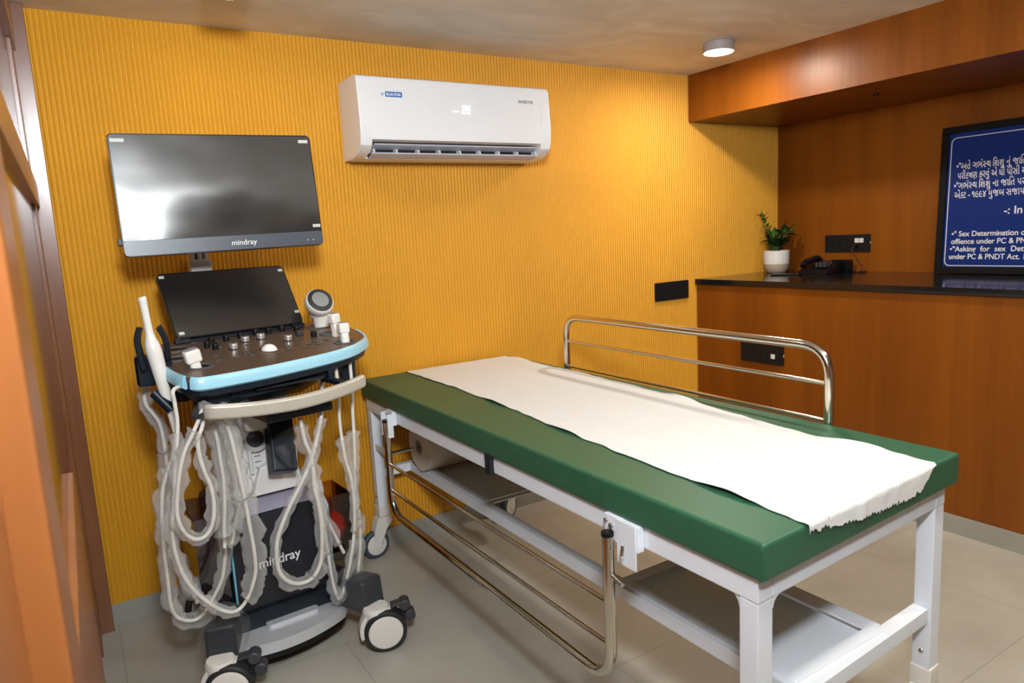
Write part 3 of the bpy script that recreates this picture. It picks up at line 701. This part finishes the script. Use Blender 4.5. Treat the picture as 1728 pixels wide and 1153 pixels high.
# shoulder and column
P('shoulder_cover', M['lav'], lambda b: b.prism([(-.05, .455), (.02, .502), (.25, .502), (.28, .455)], -.135, .148, Matrix(((0, 0, 1, 0), (1, 0, 0, 0), (0, 1, 0, 0), (0, 0, 0, 1))), .006))
cl = P('column', M['mwhite'], lambda b: b.prism([(-.145, .50), (.105, .50), (.085, .60), (.09, .80), (-.125, .80), (-.135, .6)], -.24, .0, Matrix(((1, 0, 0, 0), (0, 0, -1, .0), (0, 1, 0, 0), (0, 0, 0, 1))), .012, 3))
P('column_ledge', M['mwhite'], lambda b: b.prism([(-.06, .50), (.10, .50), (.082, .598), (.06, .607), (.0, .594), (-.03, .585)], 0, .028, UP, .006), parent=cl)
def spk(b):
    b.lathe([(0, .004), (.030, .004), (.034, .0), (.038, .006), (.041, .0), (.041, -.01)], 28, Matrix.Translation((-.028, -.0, .672)) @ Matrix.Rotation(R(70), 4, 'X'))
P('column_dial', M['mwhite'], spk, parent=cl)
P('column_dial_centre', M['pedal'], lambda b: b.lathe([(0, .0065), (.026, .006), (.026, 0)], 24, Matrix.Translation((-.028, -.002, .6725)) @ Matrix.Rotation(R(70), 4, 'X')), parent=cl)
P('column_hood', M['mwhite'], lambda b: b.box((-.062, -.035, .705), (.01, .01, .775), .01, 3), parent=cl)
for x in (-.052, .004):
    P('column_guide', M['mwhite'], lambda b: b.tube([(x, -.012, .645), (x + (.012 if x > -.02 else .002), -.012, .57)], .006, 10), parent=cl)
P('column_scale', M['ink'], lambda b: [b.box((-.036, -.004, z), (-.018, .002, z + .0018)) for z in (.582, .60, .618, .636)], parent=cl)
P('lift_arm', M['navy'], lambda b: b.box((-.037, -.03, -.1), (.037, .03, .105), .006, 2, Matrix.Translation((.032, -.05, .665)) @ Matrix.Rotation(R(9), 4, 'Y') @ Matrix.Rotation(R(-28), 4, 'X')))
# side pockets
def pocket(x0, x1, y0, y1, z0, z1, tp):
    def f(b):
        t = .003
        for q in ((x0, y0, x1, y0 + t), (x0, y1 - t, x1, y1), (x0, y0 + t, x0 + t, y1 - t), (x1 - t, y0 + t, x1, y1 - t)): b.box((q[0], q[1], z0), (q[2], q[3], z1))
        b.box((x0, y0, z0 - t), (x1, y1, z0))
    return f
P('side_pocket', M['smoke'], pocket(-.235, -.153, -.03, .18, .20, .475, 0))['label'] = 'smoky purple acrylic side pocket'
P('side_pocket', M['smokeb'], pocket(.168, .262, .0, .17, .235, .425, 0))['label'] = 'brown clear acrylic side pocket'
rc = MB(MX); rc.ball((.218, .06, .30), .040, (.9, 1, 1.25), 22, 14)
for v in rc.bm.verts: v.co += Vector((noise.noise(v.co * 40), noise.noise(v.co * 40 + Vector((5, 0, 0))), noise.noise(v.co * 40 + Vector((0, 7, 0))))) * .006
tag(rc.build('cloth_bundle', M['red'], ang=20), 'crumpled bright red bundle inside the clear side pocket of the machine', 'cloth')

# console (tilted plate)
T0, TY, TS = .925, -.2, .12
CT = CX @ Matrix(((1, 0, 0, 0), (0, 1, 0, 0), (0, TS, 1, T0 - TS * TY), (0, 0, 0, 1)))   # local (x, y, h) above the tilted plane
con = [(-.297, -.07), (-.293, -.125), (-.278, -.168), (-.245, -.188), (-.11, -.187), (-.024, -.178), (.06, -.166), (.131, -.152), (.20, -.130), (.256, -.098), (.315, -.045), (.343, .03), (.350, .11), (.335, .215), (.26, .262), (0, .268), (-.17, .262), (-.235, .225), (-.268, .145), (-.292, .02)]
cs = [(p.x, p.y) for p in spline([(x, y, 0) for x, y in con], 4, True)]
def off(poly, d):
    n = len(poly); out = []
    for i in range(n):
        a, c = Vector(poly[i - 1]), Vector(poly[(i + 1) % n]); t = (c - a).normalized(); out.append((poly[i][0] + t.y * d, poly[i][1] - t.x * d))
    return out
cpl = P('console_plate', M['bronze'], lambda b: b.prism(off(cs, -.004), -.012, .001, None, .002), CT)
P('console_tray', M['navy'], lambda b: b.prism(off(cs, -.006), -.050, -.013, None, .006), CT)
P('console_underside', M['navy'], lambda b: b.prism(off(cs, -.045), -.085, -.0505, None, .008), CT)
# pale blue lip: strip along the front edge in pieces
def lip(i0, i1):
    def f(b):
        n = len(cs); pts = [cs[i % n] for i in range(i0, i1 + 1)]; o = off(cs, .007); po = [o[i % n] for i in range(i0, i1 + 1)]; ii = off(cs, -.006); pi_ = [ii[i % n] for i in range(i0, i1 + 1)]
        pr = []
        rings = []
        for (x, y), (xo, yo), (xi, yi) in zip(pts, po, pi_):
            rings.append([b.bm.verts.new(b.xf @ Vector(q)) for q in ((xi, yi, .003), (x, y, .0045), (xo * .6 + x * .4, yo * .6 + y * .4, -.002), (xo, yo, -.012), (xo, yo, -.026), (x, y, -.032), (xi, yi, -.030))])
        for A, B in zip(rings, rings[1:]):
            for k in range(7): b.bm.faces.new((A[k], A[(k + 1) % 7], B[(k + 1) % 7], B[k]))
        b.bm.faces.new(rings[0][::-1]); b.bm.faces.new(rings[-1])
        bmesh.ops.recalc_face_normals(b.bm, faces=b.bm.faces)
    return f
N = len(cs)
P('console_lip', M['blue'], lip(8, 46), CT, ang=50); P('console_lip', M['blue'], lip(-3, 6), CT, ang=50); P('console_lip', M['blue'], lip(-10, -5), CT, ang=50)
# probe cups
CUPS = [(-.206, .140, .040, .026), (-.238, .035, .036, .024), (-.222, -.078, .036, .024), (.268, .180, .042, .028), (.255, .070, .040, .026), (.228, -.062, .036, .022)]
for k, (x, y, a, c) in enumerate(CUPS):
    E_ = CT @ Matrix.Translation((x, y, 0)) @ Matrix.Diagonal((1, c / a * 1.15, 1, 1))
    cup = P('probe_cup', M['cupring'], lambda b: b.lathe([(a, -.002), (a, .0035), (a * .95, .005), (a * .80, .0045), (a * .74, .0015)], 32), E_)
    P('cup_well', M['black'], lambda b: b.lathe([(a * .78, .0018), (a * .74, .0022), (0, .0022)], 28), E_, cup)
    if k in (1, 2, 4, 5): P('cup_sleeve', M['navy'], lambda b: b.lathe([(a * .8, -.05), (a * .78, -.10), (a * .7, -.115), (0, -.115)], 28), E_, cup)
# knobs, keys and trackball
def knob(x, y, r, h, m, nm, ring=None):
    k = P(nm, m, lambda b: b.lathe([(0, h), (r * .80, h), (r * .97, h - .002), (r, h - .004), (r, .001), (0, .001)], 24), CT @ Matrix.Translation((x, y, .001)))
    return k
for x, y in ((-.099, .161), (-.053, .163), (-.004, .172), (.052, .188), (.095, .187), (.142, .190), (.178, .155), (-.128, .118), (-.118, .080), (.188, .060)):
    knob(x, y, .0095, .019, M['black'], 'control_knob')
for x, y in ((-.075, .055), (-.012, .120), (.042, .128), (.100, .060)):
    k = knob(x, y, .0125, .018, M['silverk'], 'dial_knob'); k['label'] = 'silver dial knob'
    P('dial_cap', M['pedal'], lambda b: b.lathe([(0, .0195), (.006, .0195), (.007, .018)], 16), CT @ Matrix.Translation((x, y, .001)), k)
    P('dial_skirt', M['black'], lambda b: b.lathe([(.0125, .003), (.014, .001), (.014, 0), (0, 0)], 20), CT @ Matrix.Translation((x, y, .001)), k)
P('trackball_ring', M['bronze'], lambda b: b.lathe([(.026, .004), (.040, .003), (.043, .001), (.043, 0)], 36), CT @ Matrix.Translation((.0, -.022, .001)))
P('trackball', M['ball'], lambda b: b.ball((0, -.022, -.004), .0245), CT)
def key(x, y, wd=.018, d=.010, a=0):
    X = CT @ Matrix.Translation((x, y, .001)) @ Matrix.Rotation(a, 4, 'Z')
    P('key', M['keycap'], lambda b: b.prism(rrect(-wd / 2, -d / 2, wd / 2, d / 2, d * .4, 3), 0, .0035, bev=.001), X)
for (x, y, a) in ((-.150, .002, 0), (-.158, -.045, 0), (-.107, -.045, 0), (-.056, -.010, .8), (-.064, -.048, .2), (-.072, -.02, 1.2), (-.02, .082, 0), (.045, .082, 0), (.062, -.002, -.6), (.052, -.045, 0), (.108, .002, 0), (.100, -.05, 0), (.130, -.02, 0), (.152, -.035, 0), (.16, .0, 0), (.125, .05, 0), (-.1, .1, 0), (-.140, .192, 0), (.195, .0, 0)):
    key(x, y, a=a)
P('slider_switch', M['pedal'], lambda b: b.box((.150, .095, .001), (.172, .115, .016), .003), CT)
# drawer, dark tray and handle
P('keyboard_drawer', M['navy'], lambda b: b.box((-.165, -.150, .868), (.165, .05, .886), .005))
P('drawer_slope', M['charcoal'], lambda b: b.prism([(-.155, .868), (-.155, .862), (-.0, .80), (.05, .80), (.05, .868)], -.105, .10, FLT, .003), CX)
tr = P('arm_head', M['navy'], lambda b: b.box((-.105, -.205, .775), (.092, -.03, .800), .006, 2), CX)
P('arm_head_slot', M['black'], lambda b: b.box((-.088, -.207, .779), (.080, -.2045, .793), .001), CX, tr)
def hand(b):
    pts = spline([(-.262, -.205, .846), (-.255, -.223, .845), (-.20, -.243, .840), (-.13, -.258, .835), (-.05, -.264, .832), (.03, -.257, .833), (.12, -.235, .836), (.185, -.208, .840), (.20, -.195, .841)], 6)
    sec = [(p[0], p[1]) for p in rrect(-.011, -.0195, .011, .0195, .0095, 5)]; rings = []
    n = len(pts)
    for i, p in enumerate(pts):
        t = (pts[min(n - 1, i + 1)] - pts[max(0, i - 1)]).normalized(); nrm = Vector((t.y, -t.x, 0)).normalized()
        e = min(i, n - 1 - i); k = (.45, .72, .88, .97)[e] if e < 4 else 1
        rings.append([b.bm.verts.new(b.xf @ (p + nrm * x * k + Vector((0, 0, y * k)))) for x, y in sec])
    m_ = len(sec)
    for A, B in zip(rings, rings[1:]):
        for q in range(m_): b.bm.faces.new((A[q], A[(q + 1) % m_], B[(q + 1) % m_], B[q]))
    b.bm.faces.new(rings[0][::-1]); b.bm.faces.new(rings[-1]); bmesh.ops.recalc_face_normals(b.bm, faces=b.bm.faces)
hd = P('handle', M['beige'], hand, CX)
for x in (-.165, .125):
    P('handle_bracket', M['navy'], lambda b: b.box((x - .012, -.215, .842), (x + .012, -.10, .856), .003).box((x - .01, -.15, .85), (x + .01, -.13, .88), .003), CX, hd)
P('handle_hook', M['pedal'], lambda b: b.tube(spline([(-.262, -.215, .846), (-.275, -.2, .835), (-.28, -.16, .83), (-.25, -.13, .85)], 5), .007, 10), CX, hd)
# touch screen
sc_b, sc_t = Vector((.022, .205, .994)), Vector((.032, .325, 1.185))
zv = (sc_t - sc_b); ang = math.atan2(zv.y, zv.z)
TSX = CX @ Matrix.Translation(sc_b) @ Matrix.Rotation(-ang, 4, 'X') @ UP
hh = zv.length; ww = .206
ts = P('touch_screen', M['black'], lambda b: b.prism(rrect(-ww, -.004, ww, hh, .012, 5), -.022, 0, bev=.003), TSX)
P('touch_glass', M['touch'], lambda b: b.prism(rrect(-ww + .003, -.001, ww - .003, hh - .003, .010, 5), 0, .0012), TSX, ts)
for (x, y) in ((-ww + .012, hh - .014), (ww - .014, hh - .02), (-ww + .018, .012), (ww - .01, .04)):
    P('clear_tab', M['tape'], lambda b: b.box((x - .008, y - .005, .001), (x + .008, y + .005, .0018)), TSX, ts)
P('screen_hinge', M['navy'], lambda b: b.box((-ww - .006, -.018, -.03), (-ww + .04, .0, -.002), .004).box((ww - .04, -.018, -.03), (ww + .003, .0, -.002), .004).box((-ww * .9, -.012, -.030), (ww * .9, .003, -.012), .003), TSX, ts)
P('screen_rear_support', M['navy'], lambda b: b.box((-.10, .235, .925), (.10, .30, .985), .006), CX, ts)
# monitor
MOX = MX @ Matrix.Translation((-.010, .10, 1.246)) @ Matrix.Rotation(R(-5.0), 4, 'Z') @ Matrix.Rotation(R(-.75), 4, 'Y') @ Matrix.Rotation(R(-6), 4, 'X') @ UP
mw, mh = .288, .352
mo = P('monitor', M['black'], lambda b: b.prism(rrect(-mw, 0, mw, mh, .012, 5), -.03, 0, bev=.003).box((-.17, .07, -.06), (.17, .25, -.03), .01), MOX)
P('display_panel', M['screen'], lambda b: b.prism(rrect(-mw + .004, .046, mw - .004, mh - .004, .006, 4), 0, .0015), MOX, mo)
P('monitor_chin', M['chin'], lambda b: b.prism(rrect(-mw + .001, .001, mw - .001, .045, .010, 4), 0, .003, bev=.001), MOX, mo)
text('brand_lettering', 'mindray', .023, MOX @ Matrix.Translation((.004, .015, .0032)), M['white_ink'], us, .0001)
for (x, y, q) in ((-mw + .024, mh - .020, .018), (mw - .024, mh - .020, .015), (-mw + .026, .050, .018), (mw - .016, .062, .012)):
    P('clear_tab', M['tape'], lambda b: b.box((x - q, y - .005, .0015), (x + q, y + .005, .0024)), MOX, mo)
P('indicator', M['white_ink'], lambda b: b.box((.236, .016, .003), (.239, .019, .0036)).box((.254, .016, .003), (.257, .019, .0036)), MOX, mo)
P('side_clip', M['pedal'], lambda b: b.box((-mw - .012, .035, -.03), (-mw, .055, -.004), .002), MOX, mo)
AX2 = MX @ Matrix.Translation((.036, .335, 0))
ar = P('monitor_arm', M['mwhite'], lambda b: b.box((-.118, .0, 1.12), (-.050, .045, 1.222), .006).box((-.112, .010, 1.21), (-.098, .040, 1.31), .003).box((-.070, .010, 1.21), (-.056, .040, 1.31), .003).box((-.092, .006, 1.215), (-.076, .03, 1.245), .004).box((-.11, .005, .55), (-.056, .055, 1.14), .01).box((-.11, -.06, 1.29), (-.058, .03, 1.35), .005), AX2)
P('arm_joint', M['black'], lambda b: b.box((-.097, .025, 1.222), (-.071, .045, 1.29), .002), AX2, ar)
# left probe clamp
P('probe_holder', M['navy'], lambda b: b.tube(spline([(-.345, -.03, .95), (-.352, -.035, .99), (-.356, -.04, 1.03), (-.348, -.045, 1.062)], 5), .013, 10, flat=.5).tube(spline([(-.285, -.03, .97), (-.285, -.035, 1.0), (-.290, -.04, 1.03), (-.302, -.045, 1.058)], 5), .012, 10, flat=.5).box((-.36, -.02, .90), (-.27, .01, .985), .01).tube([(-.33, -.03, .885), (-.30, -.06, .835)], .014, 10), CX)

# ------------------------------------------------------------------ probes with cables in film
def mpath(pts, y, dy=None):
    n = len(pts); out = []
    for i, (x, z) in enumerate(pts):
        out.append(Vector((x, (y if dy is None else y + (dy - y) * i / (n - 1)), z)))
    return out
PA = {
 'L1': [(-.266, .753), (-.281, .70), (-.310, .631), (-.321, .575), (-.327, .517), (-.331, .449), (-.331, .373), (-.332, .296), (-.324, .257), (-.303, .234), (-.273, .224), (-.247, .240), (-.218, .277), (-.194, .317), (-.182, .361), (-.175, .407), (-.171, .462), (-.166, .531), (-.165, .609), (-.165, .687), (-.174, .765), (-.180, .811)],
 'L2': [(-.276, .906), (-.278, .872), (-.278, .810), (-.295, .709), (-.309, .628), (-.321, .553), (-.322, .496), (-.316, .443), (-.302, .394), (-.281, .353), (-.253, .313), (-.222, .282), (-.196, .270), (-.174, .278), (-.153, .303), (-.138, .336), (-.128, .372), (-.127, .433), (-.131, .496), (-.136, .581), (-.141, .634), (-.148, .710), (-.155, .770), (-.165, .808)],
 'L3': [(-.226, .805), (-.240, .773), (-.241, .731), (-.234, .687), (-.223, .642), (-.221, .591), (-.229, .546), (-.247, .518), (-.267, .512), (-.285, .521), (-.301, .546), (-.310, .587), (-.304, .642), (-.291, .701), (-.275, .749), (-.255, .783), (-.236, .817), (-.221, .846)],
 'L4': [(-.194, .814), (-.180, .760), (-.177, .693), (-.175, .633), (-.180, .559), (-.188, .500), (-.193, .441)],
 'L5': [(-.142, .778), (-.133, .708), (-.129, .646), (-.131, .586), (-.143, .527), (-.160, .470), (-.173, .428)],
 'L6': [(-.306, .893), (-.314, .865), (-.313, .835), (-.299, .809), (-.284, .768), (-.281, .675), (-.285, .583), (-.300, .508), (-.298, .412), (-.278, .341), (-.262, .286), (-.248, .223)],
 'R1': [(.114, .757), (.100, .708), (.086, .667), (.062, .612), (.032, .564), (0, .516), (-.028, .468), (-.050, .419), (-.057, .365), (-.053, .319), (-.031, .285), (.002, .267), (.039, .271), (.066, .304), (.077, .355), (.082, .420), (.080, .486), (.073, .537), (.073, .594), (.071, .642), (.057, .693), (.051, .757)],
 'R2': [(.195, .90), (.195, .784), (.191, .718), (.193, .651), (.199, .582), (.210, .528), (.214, .475), (.213, .414), (.205, .346), (.191, .280), (.172, .215), (.154, .168), (.137, .143), (.125, .178), (.118, .242), (.115, .304), (.111, .392), (.103, .470), (.099, .530)],
 'R3': [(.249, .90), (.249, .796), (.244, .729), (.242, .661), (.237, .576), (.230, .491), (.230, .430), (.235, .366), (.231, .296), (.220, .227), (.209, .177), (.201, .143)],
 'R4': [(.099, .530), (.101, .604), (.111, .534), (.121, .463), (.139, .388), (.163, .319), (.181, .269)],
}
PY = {'L1': -.12, 'L2': -.24, 'L3': -.27, 'L4': -.2, 'L5': -.18, 'L6': -.02, 'R1': -.2, 'R2': -.14, 'R3': -.12, 'R4': -.1}
def join(*ks):
    out = []
    for k in ks: out += mpath(PA[k], PY[k])
    return out
def cable(parent, pts, r=.0052, sleeves=()):
    sp = spline(pts, 5); c = MB(MX).tube(sp, r, 10).build('cable', M['cable'], parent)
    n = len(sp)
    for (a, e, r0, r1) in sleeves:
        i0, i1 = int(a * (n - 1)), int(e * (n - 1)); seg = sp[i0:i1 + 1]; rs = []; q = []
        for i, p in enumerate(seg):
            t = i / max(1, len(seg) - 1); rs.append((r0 + (r1 - r0) * t) * (1 + .45 * noise.noise(p * 22 + Vector((r0 * 900, 0, 0)))))
            q.append(p + Vector((noise.noise(p * 30), .3 * noise.noise(p * 25), 0)) * .012)
        MB(MX).tube(q, rs, 9, jit=lambda: rnd.uniform(-.16, .16), flat=.8).build('plastic_sleeve', M['film'], c, ang=180)
    return c
# long slim probe on the left clamp
pb = thing('ultrasound_probe', 'long slim white probe upright in the left clamp of the console', 'ultrasound probe', MX @ Matrix.Translation((-.29, -.13, .95)), 'ultrasound probes on the machine')
MB(MX).tube(spline([(-.306, -.13, 1.140), (-.3035, -.13, 1.128), (-.301, -.13, 1.09), (-.298, -.13, 1.05), (-.295, -.13, 1.012), (-.290, -.13, .975), (-.284, -.13, .925), (-.277, -.13, .865), (-.270, -.13, .81), (-.266, -.13, .753)], 5),
    [r for r in [.007, .0095, .0105, .0108, .0108, .0105, .0102, .010, .0098, .0096, .0095, .0095, .0095, .0096, .0098, .010, .011, .0125, .0145, .017, .0185, .0195, .020, .020, .0198, .0194, .019, .0186, .0182, .0176, .017, .0164, .0158, .0150, .0142, .0134, .0124, .0115, .0105, .0095, .0088, .008, .0074, .0068, .006, .0055]], 16).build('probe_body', M['probe'], pb)
cable(pb, join('L1') + [Vector((-.2, -.2, .835))] + join('L3') + [Vector((-.2, -.25, .84))] + join('L4'), sleeves=((.03, .24, .022, .026), (.24, .47, .024, .02), (.50, .80, .018, .022), (.84, .99, .03, .026)))
# linear probe in the left front cup
pb = thing('ultrasound_probe', 'white probe with a narrow grey tip in the left front cup of the console', 'ultrasound probe', MX @ Matrix.Translation((-.2, -.14, .95)), 'ultrasound probes on the machine')
LP = CT @ Matrix.Translation((-.232, -.080, -.004)) @ Matrix.Rotation(R(-10), 4, 'Y')
b = MB(LP); b.box((-.014, -.011, -.03), (.014, .011, .026), .008, 3); b.box((-.021, -.014, .020), (.021, .014, .056), .007, 3); b.build('probe_body', M['probe'], pb)
MB(LP).box((-.016, -.009, .0555), (.016, .009, .059), .002).build('probe_face', M['lens'], pb)
cable(pb, [Vector((-.225, -.17, .90))] + join('L2') + [Vector((-.152, -.22, .835))] + join('L5'), sleeves=((.10, .42, .020, .020), (.46, .63, .026, .032), (.63, .78, .03, .02), (.82, .99, .022, .028)))
# volume probe, right rear
pb = thing('ultrasound_probe', 'big white volume probe with round grey window in the right rear cup', 'ultrasound probe', MX @ Matrix.Translation((.26, .12, 1.0)), 'ultrasound probes on the machine')
VP_ = CT @ Matrix.Translation((.274, .172, -.012)) @ Matrix.Scale(1.1, 4)
HDM = VP_ @ Matrix.Translation((-.004, -.008, .088)) @ Matrix.Rotation(R(50), 4, 'X') @ Matrix.Rotation(R(-6), 4, 'Y')
b = MB(VP_); b.tube(spline([(.004, .004, -.02), (.004, .004, .02), (.008, .006, .042), (.004, .01, .062)], 5), [.021, .021, .021, .0215, .022, .023, .024, .026, .028, .030, .031, .032, .033, .033, .033, .033], 20)
b.build('probe_body', M['probe'], pb)
MB(HDM).lathe([(0, -.035), (.025, -.032), (.038, -.02), (.043, 0), (.043, .012), (.040, .017), (.036, .018), (0, .017)], 40).build('probe_head', M['probe'], pb)
MB(HDM).lathe([(.0255, .024), (.030, .025), (.037, .022), (.038, .017), (.030, .016)], 40).build('probe_ring', M['gripg'], pb)
MB(HDM).lathe([(0, .0275), (.015, .026), (.0258, .0235), (.0258, .017)], 36).build('probe_face', M['vlens'], pb)
cable(pb, [Vector((.20, -.02, .86)), Vector((.15, -.12, .80))] + join('R1'), .006, sleeves=((.10, .62, .017, .021), (.62, .99, .022, .022)))
# two small probes at the right edge
for (lab, x, y, h, k, tw) in (('stubby white probe with broad grey face in the right middle cup, behind the slimmer one', .252, .030, .012, 'R3', 12), ('slim white probe standing in the right front cup of the console', .230, -.060, .0, 'R2', -6)):
    pb = thing('ultrasound_probe', lab, 'ultrasound probe', MX @ Matrix.Translation((.28, 0 if k == 'R3' else -.06, .97)), 'ultrasound probes on the machine')
    LP = CT @ Matrix.Translation((x, y, h)) @ Matrix.Rotation(R(tw), 4, 'Z') @ Matrix.Rotation(R(-6), 4, 'X')
    b = MB(LP); b.box((-.013, -.013, -.035), (.013, .013, .035), .008, 3); b.box((-.017, -.014, .028), (.017, .016, .062), .007, 3); b.build('probe_body', M['probe'], pb)
    MB(LP).box((-.012, -.010, .0605), (.012, .010, .064), .002).build('probe_face', M['lens'], pb)
    if k == 'R3': cable(pb, join('R3'), sleeves=((.28, .62, .020, .016), (.62, .985, .02, .026)))
    else: cable(pb, join('R2') + join('R4'), sleeves=((.12, .32, .024, .018), (.34, .60, .018, .02), (.60, .97, .016, .018)))
cc = thing('hanging_cable', 'white cable in clear film hanging leftmost behind the probe cables', 'cable', MX @ Matrix.Translation((-.29, -.02, .6)))
cable(cc, join('L6'), sleeves=((.02, .45, .016, .022), (.45, .97, .024, .03)))
